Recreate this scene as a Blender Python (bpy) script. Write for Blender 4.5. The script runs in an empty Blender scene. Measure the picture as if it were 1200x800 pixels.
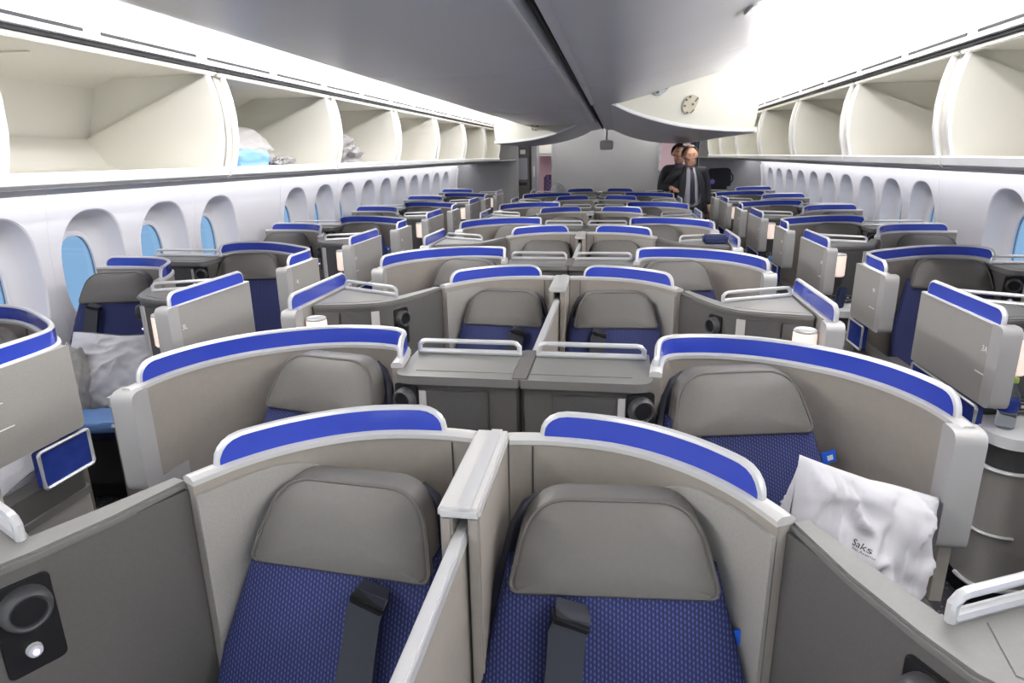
import bpy, bmesh, math, random
from mathutils import Vector, Matrix, noise
random.seed(7)
C = bpy.context.scene
COL = C.collection
PI = math.pi
H = 1.60            # camera height above the cabin floor
XC = -0.02          # lateral position of the seat block axis
# ------------------------------------------------------------------ camera
cd = bpy.data.cameras.new('camera'); cam = bpy.data.objects.new('camera', cd); COL.objects.link(cam)
cd.sensor_width = 36; cd.lens = 750.34 / 1200 * 36; cd.clip_start = .02; cd.clip_end = 100
M = ((0.98774266, 0.02855371, -0.15345723), (0.15531363, -0.27779068, 0.94800317), (-0.01555998, -0.96021718, -0.27882048))
cam.matrix_world = Matrix(((M[0][0], -M[0][1], -M[0][2], .221), (M[1][0], -M[1][1], -M[1][2], 0), (M[2][0], -M[2][1], -M[2][2], H), (0, 0, 0, 1)))
C.camera = cam
# ------------------------------------------------------------------ world and lights
C.view_settings.view_transform = 'Standard'; C.view_settings.look = 'None'; C.view_settings.gamma = 1
C.view_settings.use_curve_mapping = False; C.view_settings.exposure = 0.0
C.cycles.use_denoising = True
C.cycles.max_bounces = 10; C.cycles.diffuse_bounces = 6; C.cycles.transparent_max_bounces = 12
w = bpy.data.worlds.new('sky'); C.world = w; w.use_nodes = True
bg = w.node_tree.nodes['Background']; bg.inputs[0].default_value = (.86, .93, 1, 1); bg.inputs[1].default_value = 1.25
def area(name, loc, sx, sy, power, direction, col=(1, 1, 1), spread=PI):
    l = bpy.data.lights.new(name, 'AREA'); l.shape = 'RECTANGLE'; l.size = sx; l.size_y = sy; l.energy = power; l.color = col; l.spread = spread
    o = bpy.data.objects.new(name, l); COL.objects.link(o); o.location = loc
    d = Vector(direction).normalized(); x = Vector((0, 1, 0)).cross(-d).normalized()      # strip runs along the cabin (local y = world y)
    o.rotation_euler = Matrix((x, (0, 1, 0), -d)).transposed().to_euler(); return o
YA, YB = -1.4, 12.0                      # cabin front (open, the cabin goes on) and rear bulkhead
for s in (-1, 1):
    o = area('cove_light', (s * 1.53, (YA + YB) / 2, H + .522), .05, YB - YA - .1, 205, (-s * .80, 0, .60), (1, .985, .97))
    o = area('sidewall_light', (s * 2.47, (YA + YB) / 2, H - .085), .05, YB - YA - .1, 33, (s * .72, 0, -.69), (.97, .975, 1))
for s, yb, lx, lz in ((-1, 7.6, .965, .665), (1, 4.5, 1.135, .70)):
    area('bin_top_light', (s * lx, (YA + yb) / 2, H + lz), .05, yb - YA - .1, 4.0 * (yb - YA), (s * .86, 0, -.5), (1, .985, .97))
area('galley_light', (0, 13.2, H + .75), 4.4, 1.6, 70, (0, 0, -1), (1, .98, .96))

# ------------------------------------------------------------------ materials
def lin(c): return tuple(((v / 255) / 12.92 if v / 255 <= .04045 else ((v / 255 + .055) / 1.055) ** 2.4) for v in c) + (1,)
MAT = {}
def mat(name, rgb, rough=.5, metal=0, spec=.5, noise_amt=0, nscale=60, bump=0, bscale=200, emit=0, coat=0):
    m = bpy.data.materials.new(name); m.use_nodes = True; nt = m.node_tree; b = nt.nodes['Principled BSDF']
    b.inputs['Base Color'].default_value = lin(rgb); b.inputs['Roughness'].default_value = rough
    b.inputs['Metallic'].default_value = metal; b.inputs['Specular IOR Level'].default_value = spec
    b.inputs['Coat Weight'].default_value = coat
    tc = nt.nodes.new('ShaderNodeTexCoord')
    if noise_amt:
        n = nt.nodes.new('ShaderNodeTexNoise'); n.inputs['Scale'].default_value = nscale; n.inputs['Detail'].default_value = 4
        nt.links.new(tc.outputs['Object'], n.inputs['Vector'])
        mx = nt.nodes.new('ShaderNodeMix'); mx.data_type = 'RGBA'
        mx.inputs[6].default_value = lin([max(0, v * (1 - noise_amt)) for v in rgb]); mx.inputs[7].default_value = lin([min(255, v * (1 + noise_amt)) for v in rgb])
        nt.links.new(n.outputs['Fac'], mx.inputs[0]); nt.links.new(mx.outputs[2], b.inputs['Base Color'])
    if bump:
        n2 = nt.nodes.new('ShaderNodeTexNoise'); n2.inputs['Scale'].default_value = bscale; n2.inputs['Detail'].default_value = 3
        nt.links.new(tc.outputs['Object'], n2.inputs['Vector'])
        bp = nt.nodes.new('ShaderNodeBump'); bp.inputs['Strength'].default_value = bump; bp.inputs['Distance'].default_value = .002
        nt.links.new(n2.outputs['Fac'], bp.inputs['Height']); nt.links.new(bp.outputs['Normal'], b.inputs['Normal'])
    if emit:
        b.inputs['Emission Color'].default_value = lin(rgb); b.inputs['Emission Strength'].default_value = emit
    MAT[name] = m; return m
mat('shell', (154, 147, 139), .55, noise_amt=.035, nscale=45, bump=.12, bscale=350)
mat('laminate', (158, 155, 150), .5, noise_amt=.06, nscale=220, bump=.1, bscale=400)
mat('trim', (208, 207, 205), .33, .1)
mat('silver', (216, 216, 217), .28, .3); mat('cap', (176, 175, 174), .4, .1)
mat('console', (92, 90, 88), .5, noise_amt=.06, nscale=160)
mat('console_top', (112, 111, 109), .42, noise_amt=.04, nscale=160)
mat('console_door', (84, 83, 83), .5, noise_amt=.06, nscale=160)
mat('strip', (205, 203, 200), .4)
mat('black', (28, 28, 30), .35); mat('dark', (66, 66, 68), .45)
mat('leather', (100, 97, 93), .48, noise_amt=.03, nscale=90, bump=.25, bscale=420)
mat('piping', (92, 89, 85), .5)
mat('belt', (36, 38, 50), .4, bump=.2, bscale=500)
mat('tag', (28, 96, 214), .5); mat('white', (236, 236, 236), .5)
mat('linen', (222, 221, 225), .85, bump=.25, bscale=90)
mat('grey_linen', (172, 169, 166), .9, bump=.3, bscale=120)
mat('sky_plastic', (120, 164, 226), .32, bump=.35, bscale=50)
mat('sidewall', (232, 230, 234), .45, bump=.05, bscale=300)
mat('cream', (221, 219, 210), .4); mat('cream_dark', (205, 203, 192), .5)
mat('ceiling', (246, 246, 246), .4)
mat('belly', (208, 207, 212), .33, noise_amt=.03, nscale=3)
mat('psu', (150, 149, 152), .4, noise_amt=.25, nscale=9)
mat('bulkhead', (150, 149, 150), .6, noise_amt=.04, nscale=120)
mat('slot', (30, 30, 33), .7)
mat('lamp', (255, 232, 218), .5, emit=.55)
mat('led', (190, 180, 255), .4, emit=4.0)
mat('skin', (214, 164, 138), .55); mat('hair_grey', (150, 138, 128), .7); mat('hair_dark', (44, 34, 30), .7)
mat('suit', (38, 39, 46), .75, bump=.2, bscale=300); mat('shirt', (224, 224, 234), .7); mat('tie', (40, 36, 60), .5)
mat('bag_black', (34, 36, 44), .65, bump=.4, bscale=80); mat('violet', (120, 104, 200), .5)
mat('kit', (38, 48, 84), .75, bump=.3, bscale=200)
mat('stripe_cloth', (130, 128, 127), .9, noise_amt=.35, nscale=26, bump=.3, bscale=60)
mat('navy_plain', (48, 58, 112), .7); mat('green_mark', (186, 204, 52), .5)
mat('pink_wall', (226, 200, 208), .5); mat('steel', (156, 158, 164), .35, .4); mat('curtain', (70, 82, 104), .8)
mat('brass', (176, 160, 128), .35, .7)
mat('bracket', (176, 168, 150), .5); mat('lime', (160, 190, 90), .5)

def tex_mat(name):
    m = bpy.data.materials.new(name); m.use_nodes = True; nt = m.node_tree; MAT[name] = m
    return m, nt, nt.nodes['Principled BSDF'], nt.nodes.new('ShaderNodeTexCoord')
# woven navy upholstery: darker ground with rows of short pale stitches
m, nt, b, tc = tex_mat('navy')
sx_ = nt.nodes.new('ShaderNodeSeparateXYZ'); nt.links.new(tc.outputs['UV'], sx_.inputs[0])
def mnode(op, a, b_=None, c_=None):
    n = nt.nodes.new('ShaderNodeMath'); n.operation = op
    for i_, q in enumerate((a, b_, c_)):
        if q is None: continue
        if isinstance(q, (int, float)): n.inputs[i_].default_value = q
        else: nt.links.new(q, n.inputs[i_])
    return n.outputs[0]
wu = mnode('MULTIPLY_ADD', mnode('SINE', mnode('MULTIPLY', sx_.outputs[0], 2 * PI / .0068)), .5, .5)
ph = mnode('MULTIPLY', mnode('FLOOR', mnode('MULTIPLY', sx_.outputs[0], 1 / .0068)), 2.4)
wv = mnode('MULTIPLY_ADD', mnode('SINE', mnode('ADD', mnode('MULTIPLY', sx_.outputs[1], 2 * PI / .0095), ph)), .32, .68)
st_ = mnode('POWER', mnode('MULTIPLY', wu, wv), 2.2)
mx = nt.nodes.new('ShaderNodeMix'); mx.data_type = 'RGBA'; mx.inputs[6].default_value = lin((32, 37, 80)); mx.inputs[7].default_value = lin((84, 98, 166))
nt.links.new(st_, mx.inputs[0]); nt.links.new(mx.outputs[2], b.inputs['Base Color']); b.inputs['Roughness'].default_value = .8
bp = nt.nodes.new('ShaderNodeBump'); bp.inputs['Strength'].default_value = .35; bp.inputs['Distance'].default_value = .001
nt.links.new(st_, bp.inputs['Height']); nt.links.new(bp.outputs[0], b.inputs['Normal'])
# blue acrylic screen, a little translucent
m, nt, b, tc = tex_mat('blue')
b.inputs['Base Color'].default_value = lin((58, 80, 196)); b.inputs['Roughness'].default_value = .16; b.inputs['Transmission Weight'].default_value = .12
b.inputs['Coat Weight'].default_value = .5
m, nt, b, tc = tex_mat('blue_panel')
n = nt.nodes.new('ShaderNodeTexNoise'); n.inputs['Scale'].default_value = 30; n.inputs['Detail'].default_value = 5; nt.links.new(tc.outputs['Object'], n.inputs['Vector'])
mx = nt.nodes.new('ShaderNodeMix'); mx.data_type = 'RGBA'; mx.inputs[6].default_value = lin((26, 44, 120)); mx.inputs[7].default_value = lin((48, 72, 168))
nt.links.new(n.outputs['Fac'], mx.inputs[0]); nt.links.new(mx.outputs[2], b.inputs['Base Color']); b.inputs['Roughness'].default_value = .25
# carpet
m, nt, b, tc = tex_mat('carpet')
n = nt.nodes.new('ShaderNodeTexVoronoi'); n.inputs['Scale'].default_value = 60; nt.links.new(tc.outputs['Object'], n.inputs['Vector'])
cr = nt.nodes.new('ShaderNodeValToRGB'); cr.color_ramp.elements[0].color = lin((128, 128, 134)); cr.color_ramp.elements[1].color = lin((44, 44, 50)); cr.color_ramp.elements[1].position = .35
nt.links.new(n.outputs['Distance'], cr.inputs[0]); nt.links.new(cr.outputs[0], b.inputs['Base Color']); b.inputs['Roughness'].default_value = .95
# tinted dimmable window pane
m, nt, b, tc = tex_mat('pane')
out = nt.nodes['Material Output']; nt.nodes.remove(b)
tr = nt.nodes.new('ShaderNodeBsdfTransparent'); tr.inputs[0].default_value = (.50, .65, .79, 1); gl = nt.nodes.new('ShaderNodeBsdfGlossy'); gl.inputs['Roughness'].default_value = .05
ms = nt.nodes.new('ShaderNodeMixShader'); ms.inputs[0].default_value = .06
nt.links.new(tr.outputs[0], ms.inputs[1]); nt.links.new(gl.outputs[0], ms.inputs[2]); nt.links.new(ms.outputs[0], out.inputs[0])
# clear bottle plastic
m, nt, b, tc = tex_mat('clear')
b.inputs['Base Color'].default_value = (.88, .95, 1, 1); b.inputs['Roughness'].default_value = .06; b.inputs['Transmission Weight'].default_value = .92; b.inputs['IOR'].default_value = 1.2
# plaid economy seat cover
m, nt, b, tc = tex_mat('plaid')
ck = nt.nodes.new('ShaderNodeTexChecker'); ck.inputs['Scale'].default_value = 22; ck.inputs[1].default_value = lin((112, 84, 124)); ck.inputs[2].default_value = lin((60, 52, 86))
nt.links.new(tc.outputs['Object'], ck.inputs[0]); nt.links.new(ck.outputs[0], b.inputs['Base Color']); b.inputs['Roughness'].default_value = .9

# ------------------------------------------------------------------ mesh helpers
class MB:
    """collects geometry for ONE mesh; coordinates (u, y, z) with z measured from the eye level H"""
    def __init__(s): s.bm = bmesh.new(); s.uv = None
    def _merge(s, t):
        me = bpy.data.meshes.new('t'); t.to_mesh(me); t.free(); s.bm.from_mesh(me); bpy.data.meshes.remove(me)
    def prism(s, poly, z0, z1, bev=0, seg=2, axis='z'):
        t = bmesh.new()
        f = {'z': lambda p, h: (p[0], p[1], h), 'x': lambda p, h: (h, p[0], p[1]), 'y': lambda p, h: (p[0], h, p[1])}[axis]
        a = [t.verts.new(f(p, z0)) for p in poly]; b2 = [t.verts.new(f(p, z1)) for p in poly]
        n = len(poly); t.faces.new(a); t.faces.new(b2)
        for i in range(n): t.faces.new((a[i], a[(i + 1) % n], b2[(i + 1) % n], b2[i]))
        bmesh.ops.recalc_face_normals(t, faces=t.faces)
        if bev:
            es = [e for e in t.edges if e.calc_length() > bev * 1.2 and len(e.link_faces) == 2 and e.calc_face_angle(0) > .5]
            bmesh.ops.bevel(t, geom=es, offset=bev, segments=seg, affect='EDGES', clamp_overlap=True)
        s._merge(t); return s
    def box(s, x0, x1, y0, y1, z0, z1, bev=0, seg=2, rot=None):
        t = bmesh.new(); bmesh.ops.create_cube(t, size=1)
        for v in t.verts: v.co = ((x0 + x1) / 2 + v.co.x * (x1 - x0), (y0 + y1) / 2 + v.co.y * (y1 - y0), (z0 + z1) / 2 + v.co.z * (z1 - z0))
        if bev: bmesh.ops.bevel(t, geom=t.edges[:], offset=bev, segments=seg, affect='EDGES', clamp_overlap=True)
        if rot is not None: bmesh.ops.transform(t, matrix=rot, verts=t.verts)
        s._merge(t); return s
    def tube(s, pts, r, n=8, closed=False):
        pts = [Vector(p) for p in pts]; rings = []; N = len(pts)
        for i, p in enumerate(pts):
            a = pts[i - 1] if (i or closed) else p; c = pts[(i + 1) % N] if (i < N - 1 or closed) else p
            d = (c - a).normalized(); up = Vector((0, 0, 1)) if abs(d.z) < .95 else Vector((1, 0, 0))
            x = d.cross(up).normalized(); y = x.cross(d); rr = r[i] if isinstance(r, (list, tuple)) else r
            if rings:   # keep the frame continuous
                best = max(range(n), key=lambda k: (rings[-1][0].co - pts[i - 1]).dot(x * math.cos(2 * PI * k / n) + y * math.sin(2 * PI * k / n)))
            else: best = 0
            rings.append([s.bm.verts.new(p + (x * math.cos(2 * PI * (k + best) / n) + y * math.sin(2 * PI * (k + best) / n)) * rr) for k in range(n)])
        s._rings(rings, closed); return s
    def _rings(s, rings, closed=False, cap=True):
        n = len(rings[0])
        for a, b in list(zip(rings, rings[1:])) + ([(rings[-1], rings[0])] if closed else []):
            for k in range(n):
                try: s.bm.faces.new((a[k], a[(k + 1) % n], b[(k + 1) % n], b[k]))
                except ValueError: pass
        if cap and not closed:
            for r in (rings[0], rings[-1]):
                try: s.bm.faces.new(r)
                except ValueError: pass
    def loft(s, rings, cap=True, closed=False):
        s._rings([[s.bm.verts.new(p) for p in r] for r in rings], closed, cap); return s
    def lathe(s, prof, cx=0, cy=0, cz=0, n=20, M=None):
        rings = []
        for r, z in prof:
            ring = [Vector((r * math.cos(2 * PI * k / n), r * math.sin(2 * PI * k / n), z)) for k in range(n)]
            if M: ring = [M @ p for p in ring]
            rings.append([s.bm.verts.new(p + Vector((cx, cy, cz))) for p in ring])
        s._rings(rings); return s
    def wall(s, path, z0, z1, th, bev=0):
        """a standing wall of thickness th along a plan path"""
        L = offset(path, th / 2); R = offset(path, -th / 2); rings = []
        for a, b in zip(L, R):
            zz0 = z0; zz1 = z1
            rings.append([(a[0], a[1], zz0), (a[0], a[1], zz1 - bev), (a[0] * .75 + b[0] * .25, a[1] * .75 + b[1] * .25, zz1), (b[0] * .75 + a[0] * .25, b[1] * .75 + a[1] * .25, zz1), (b[0], b[1], zz1 - bev), (b[0], b[1], zz0)])
        s.loft(rings); return s
    def grid(s, P):
        V = [[s.bm.verts.new(p) for p in row] for row in P]
        for i in range(len(V) - 1):
            for j in range(len(V[0]) - 1): s.bm.faces.new((V[i][j], V[i][j + 1], V[i + 1][j + 1], V[i + 1][j]))
        return s
    def ball(s, c, r, sc=(1, 1, 1), n=12):
        t = bmesh.new(); bmesh.ops.create_uvsphere(t, u_segments=n, v_segments=max(6, n // 2 + 2), radius=r)
        for v in t.verts: v.co = Vector((v.co.x * sc[0], v.co.y * sc[1], v.co.z * sc[2])) + Vector(c)
        s._merge(t); return s
    def build(s, name, material, parent=None, sgn=1, org=(0, 0, 0), smooth=40, uv=False, eye=True):
        """org: world-floor origin of the owning thing in the same (u,y,z-above-floor) frame"""
        for v in s.bm.verts: v.co = ((v.co.x - org[0]) * sgn, v.co.y - org[1], v.co.z + (H if eye else 0) - org[2])
        bmesh.ops.remove_doubles(s.bm, verts=s.bm.verts, dist=1e-6)
        bmesh.ops.recalc_face_normals(s.bm, faces=s.bm.faces)
        if uv:
            l = s.bm.loops.layers.uv.new('UVMap')
            for f in s.bm.faces:
                for lp in f.loops:
                    c = lp.vert.co; nz = abs(f.normal.z); nx = abs(f.normal.x)
                    lp[l].uv = (c.x if nx < .8 else c.y, c.z * 1.03 if nz < .75 else c.y)
        me = bpy.data.meshes.new(name); s.bm.to_mesh(me); s.bm.free()
        me.materials.append(MAT[material])
        if smooth:
            me.polygons.foreach_set('use_smooth', [True] * len(me.polygons)); me.set_sharp_from_angle(angle=math.radians(smooth))
        o = bpy.data.objects.new(name, me); COL.objects.link(o)
        if parent: o.parent = parent
        return o
def offset(path, d):
    out = []
    for i, p in enumerate(path):
        a = path[max(0, i - 1)]; b = path[min(len(path) - 1, i + 1)]
        dx, dy = b[0] - a[0], b[1] - a[1]; l = math.hypot(dx, dy) or 1
        out.append((p[0] - dy / l * d, p[1] + dx / l * d))
    return out
def spline(pts, step=.03):
    P = [Vector(p) for p in pts]; out = []
    for i in range(len(P) - 1):
        p0 = P[i - 1] if i else P[0] * 2 - P[1]; p1, p2 = P[i], P[i + 1]; p3 = P[i + 2] if i + 2 < len(P) else P[-1] * 2 - P[-2]
        n = max(2, int((p2 - p1).length / step))
        for k in range(n):
            t = k / n
            out.append(.5 * ((2 * p1) + (p2 - p0) * t + (2 * p0 - 5 * p1 + 4 * p2 - p3) * t * t + (3 * p1 - p0 - 3 * p2 + p3) * t ** 3))
    out.append(P[-1]); return [tuple(v) for v in out]
def rounded(poly, r, n=5):
    """round the corners of a 2D polygon"""
    out = []; N = len(poly)
    for i in range(N):
        p = Vector(poly[i]); a = Vector(poly[i - 1]); b = Vector(poly[(i + 1) % N]); rr = r[i] if isinstance(r, (list, tuple)) else r
        da = (a - p); db = (b - p); k = min(rr, da.length * .48, db.length * .48)
        if k < 1e-4: out.append(tuple(p)); continue
        A = p + da.normalized() * k; B = p + db.normalized() * k
        for j in range(n + 1):
            t = j / n; out.append(tuple(A * (1 - t) ** 2 + p * 2 * t * (1 - t) + B * t * t))
    return out
def cut(path, t0, t1):
    """piece of a path between two arc-length positions"""
    out = []; s = 0; prev = None
    for p in path:
        p = Vector(p)
        if prev is not None:
            l = (p - prev).length
            for t in (t0, t1):
                if s < t < s + l: out.append((t, tuple(prev.lerp(p, (t - s) / l))))
            s += l
        if t0 <= s <= t1: out.append((s, tuple(p)))
        prev = p
    out.sort(key=lambda q: q[0]); return [q[1] for q in out], [q[0] for q in out]
def plen(path): return sum((Vector(a) - Vector(b)).length for a, b in zip(path, path[1:]))
def thing(name, label, cat, loc, rz=0, group=None):
    o = bpy.data.objects.new(name, None); o.empty_display_size = .1; COL.objects.link(o); o.location = loc; o.rotation_euler = (0, 0, rz)
    return tag(o, label, cat, group)
def tag(o, label, cat, group=None, kind=None):
    if label: o['label'] = label
    if cat: o['category'] = cat
    if group: o['group'] = group
    if kind: o['kind'] = kind
    return o
def struct(o): o['kind'] = 'structure'; return o
def copy_tree(o, parent=None):
    c = o.copy(); COL.objects.link(c)
    if parent: c.parent = parent
    for ch in list(o.children): copy_tree(ch, c)
    return c
PROTO = {}
def place(key, builder, loc, label, cat, group, rz=0):
    """first use builds the thing, later uses copy it with its parts"""
    if key not in PROTO: o = builder(); PROTO[key] = o
    else: o = copy_tree(PROTO[key])
    o.location = loc; o.rotation_euler = (0, 0, rz); return tag(o, label, cat, group)
def text_mesh(txt, size, name, material, parent, M, ext=.0006):
    cu = bpy.data.curves.new('t', 'FONT'); cu.body = txt; cu.size = size; cu.extrude = ext; cu.align_x = 'CENTER'; cu.align_y = 'CENTER'
    o = bpy.data.objects.new('t', cu); COL.objects.link(o); bpy.context.view_layer.update()
    me = bpy.data.meshes.new_from_object(o.evaluated_get(bpy.context.evaluated_depsgraph_get())); bpy.data.objects.remove(o); me.name = name
    me.transform(M); me.materials.clear(); me.materials.append(MAT[material])
    r = bpy.data.objects.new(name, me); COL.objects.link(r); r.parent = parent; return r

# ------------------------------------------------------------------ setting: floor, walls, ceiling
struct(MB().box(-2.75, 2.75, YA, 15.2, -H - .05, -H, 0).build('floor', 'carpet', smooth=0))
PROF = [(2.37, -.045), (2.60, -.05), (2.655, -.08), (2.675, -.15), (2.688, -.215), (2.70, -.28), (2.725, -.45), (2.73, -.70), (2.715, -.95), (2.68, -1.2), (2.60, -H)]
def xw(z):
    for (xa, za), (xb, zb) in zip(PROF, PROF[1:]):
        if za >= z >= zb: t = (za - z) / (za - zb); return xa + (xb - xa) * t
    return PROF[-1][0]
GX = 2.865                                       # lateral position of the glass
WZ, WH, WW = -.605, .355, .245                   # window recess centre, half height, half width
def sup(a, b, k, n=36, p=2.5):
    t = 2 * PI * k / n; c, s_ = math.cos(t), math.sin(t)
    return a * math.copysign(abs(c) ** (2 / p), c), b * math.copysign(abs(s_) ** (2 / p), s_)
def wall_side(name, s, y_first, blanks):
    mb = MB(); wins = []
    k0 = math.ceil((YA - y_first) / .61 + .5); k1 = int((YB - y_first) / .61 - .35)
    def band(ya, yb, zs):
        n = 2; mb.grid([[(s * xw(z), ya + (yb - ya) * j / n, z) for j in range(n + 1)] for z in zs])
    zt, zb = -.215, -1.02
    upper = [-.045, -.05, -.065, -.08, -.115, -.15, -.185, zt]; lower = [zb, -1.1, -1.2, -1.4, -H]
    mid = [zt, -.28, -.36, -.45, -.57, -.7, -.82, -.95, zb]
    ylo = y_first + (k0 - .5) * .61; yhi = y_first + (k1 + .5) * .61
    band(YA, ylo, upper + mid[1:] + lower[1:]); band(yhi, YB, upper + mid[1:] + lower[1:])
    for k in range(k0, k1 + 1):
        yc = y_first + k * .61; ya, yb = yc - .305, yc + .305
        band(ya, yb, upper); band(ya, yb, lower)
        if k in blanks: band(ya, yb, mid); continue
        wins.append((k, yc)); N = 48; hh = (zt - zb) / 2; zm = (zt + zb) / 2; rings = []
        def ring(a, b, zc, depth, p, sh=0): return [(s * (xw(min(-.14, zc + sup(a, b, q, N, p)[1])) + depth), yc + sup(a, b, q, N, p)[0], zc + sup(a, b, q, N, p)[1]) for q in range(N)]
        rect = []
        for q in range(N):
            t = 2 * PI * q / N; c, s_ = math.cos(t), math.sin(t); m_ = max(abs(c) / .305, abs(s_) / hh) ; rect.append((yc + c / m_, zm + s_ / m_))
        rings.append([(s * xw(z), y, z) for y, z in rect])
        rings.append(ring(WW, WH, WZ, 0, 2.5)); rings.append(ring(WW - .008, WH - .008, WZ, .006, 2.5))
        for t, g in ((.04, .28), (.11, .52), (.24, .74), (.45, .88), (.72, .96), (1, 1)):
            rings.append([(s * (xw(min(-.14, z0)) * (1 - g) + GX * g), y0, z0) for y0, z0 in
                          [(yc + sup(WW - .008 + (.148 - WW + .008) * t, 1, q, N, 2.5)[0], WZ - .02 * t + sup(1, WH - .008 + (.245 - WH + .008) * t, q, N, 2.5)[1]) for q in range(N)]])
        mb.loft(rings, cap=False)
    o = struct(mb.build(name, 'sidewall', smooth=28))
    for k, yc in wins:
        e = bpy.data.objects.new('window_%d' % (len(WIN) + 1), None); COL.objects.link(e); e.location = (s * GX, yc, H + WZ - .02); struct(e); WIN.append(e)
        fr = MB(); N = 36
        fr.loft([[(d, sup(a, b, q, N, 2.6)[0], sup(a, b, q, N, 2.6)[1]) for q in range(N)] for a, b, d in ((.15, .247, -s * .004), (.15, .247, s * .02), (.128, .222, s * .02), (.126, .220, -s * .008), (.140, .236, -s * .012))], cap=False, closed=True)
        fr.build('window_frame', 'sidewall', e, eye=False)
        g = MB(); g.loft([[(d, sup(.135, .228, q, N, 2.6)[0], sup(.135, .228, q, N, 2.6)[1]) for q in range(N)] for d in (s * .010, s * .014)]); g.build('window_pane', 'pane', e, eye=False)
        sh = MB(); sh.loft([[(s * d, sup(a, b, q, N, 2.6)[0], sup(a, b, q, N, 2.6)[1]) for q in range(N)] for a, b, d in ((.131, .224, .006), (.131, .224, .010), (.126, .219, .010), (.126, .219, .006))], cap=False, closed=True); sh.build('window_seal', 'dark', e, eye=False)
    return o
WIN = []
wall_side('wall_left', -1, 3.265, {3}); wall_side('wall_right', 1, 4.65, {1})
# panel joints every two windows
k = 0
for s, y0 in ((-1, 3.265 - .305), (1, 4.65 - .305)):
    for j in range(-3, 8):
        y = y0 + j * 1.22
        if YA + .1 < y < YB - .1:
            k += 1; struct(MB().tube([(s * (x - .0015), y, z) for x, z in PROF[3:]], .0025, 5).build('trim_%d' % k, 'sidewall'))
# gray service panels under the bins
for s, n in ((-1, 'left'), (1, 'right')):
    mb = MB(); pts = [(1.60, -.082), (1.75, -.092), (2.0, -.115), (2.2, -.128), (2.37, -.142)]
    mb.loft([[(s * x, YA, z) for x, z in pts] + [(s * x, YA, z + .012) for x, z in pts[::-1]], [(s * x, YB, z) for x, z in pts] + [(s * x, YB, z + .012) for x, z in pts[::-1]]])
    k += 1; struct(mb.build('trim_%d' % k, 'psu'))
# ceiling
CE = [(1.572, .503), (1.560, .545), (1.50, .615), (1.40, .685), (1.26, .745), (1.05, .79), (.8, .818), (.4, .835), (0, .84)]
full = [(x, z) for x, z in CE] + [(-x, z) for x, z in CE[::-1][1:]]
mb = MB(); mb.loft([[(x, y, z) for x, z in full] + [(x * 1.01, y, z + .02) for x, z in full[::-1]] for y in (YA, YB)]); struct(mb.build('ceiling', 'ceiling'))
for s in (-1, 1):
    mb = MB(); mb.prism([(s * x, z) for x, z in ((1.576, .400), (1.560, .403), (1.565, .45), (1.571, .505), (1.586, .505), (1.586, .400))], YA, YB, axis='y')
    k += 1; struct(mb.build('trim_%d' % k, 'ceiling'))
    ys = 2.893 if s < 0 else 3.086
    mb = MB(); y = ys - 7 * .61 - .1
    while y < YB - .7:
        if y > YA: mb.prism([(s * 1.5590, .4225), (s * 1.5700, .4225), (s * 1.5700, .4335), (s * 1.5600, .4335)], y, y + .53, axis='y')
        y += .61
    k += 1; struct(mb.build('trim_%d' % k, 'slot', smooth=0))
    k += 1; struct(MB().box(min(s * 1.575, s * 1.66), max(s * 1.575, s * 1.66), YA, YB, .386, .404).build('trim_%d' % k, 'slot', smooth=0))
    # closing board above and behind the bins
    mb = MB(); f = [(2.36, -.135), (2.36, .40), (1.64, .42), (1.64, .44), (2.40, .42), (2.40, -.135)]
    mb.loft([[(s * x, y, z) for x, z in f] for y in (YA, YB)]); k += 1; struct(mb.build('trim_%d' % k, 'cream_dark', smooth=0))
# rear bulkheads, doorways and the cabin beyond
def bulk(name, x0, x1, z1):
    mb = MB(); mb.box(x0, x1, YB, YB + .06, -H, z1, .004); struct(mb.build(name, 'bulkhead'))
bulk('wall_rear', -.93, .93, .84); bulk('wall_rear_left', -2.75, -1.57, .84); bulk('wall_rear_right', 1.66, 2.75, .84)
struct(MB().box(-1.57, -.93, YB, YB + .06, .34, .84).build('wall_rear_lintel', 'bulkhead')); struct(MB().box(.93, 1.66, YB, YB + .06, .34, .84).build('wall_rear_lintel.001', 'bulkhead'))
for x in (-1.58, -.93, .93, 1.65):
    k += 1; struct(MB().box(x - .012, x + .022, YB - .012, YB + .07, -H, .34, .004).build('trim_%d' % k, 'steel'))
for s in (-1, 1):
    k += 1; struct(MB().tube([(s * (x - .006), YB - .012, z) for x, z in PROF[4:]], .014, 6).build('trim_%d' % k, 'white'))
struct(MB().box(-2.75, 2.75, 15.1, 15.16, -H, .84).build('wall_back', 'pink_wall', smooth=0))
struct(MB().box(-2.75, -2.7, YB + .06, 15.1, -H, .84).build('wall_back_left', 'pink_wall', smooth=0)); struct(MB().box(2.7, 2.75, YB + .06, 15.1, -H, .84).build('wall_back_right', 'pink_wall', smooth=0))
struct(MB().box(-2.75, 2.75, YB + .06, 15.16, .84, .88).build('ceiling_galley', 'ceiling', smooth=0))

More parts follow.
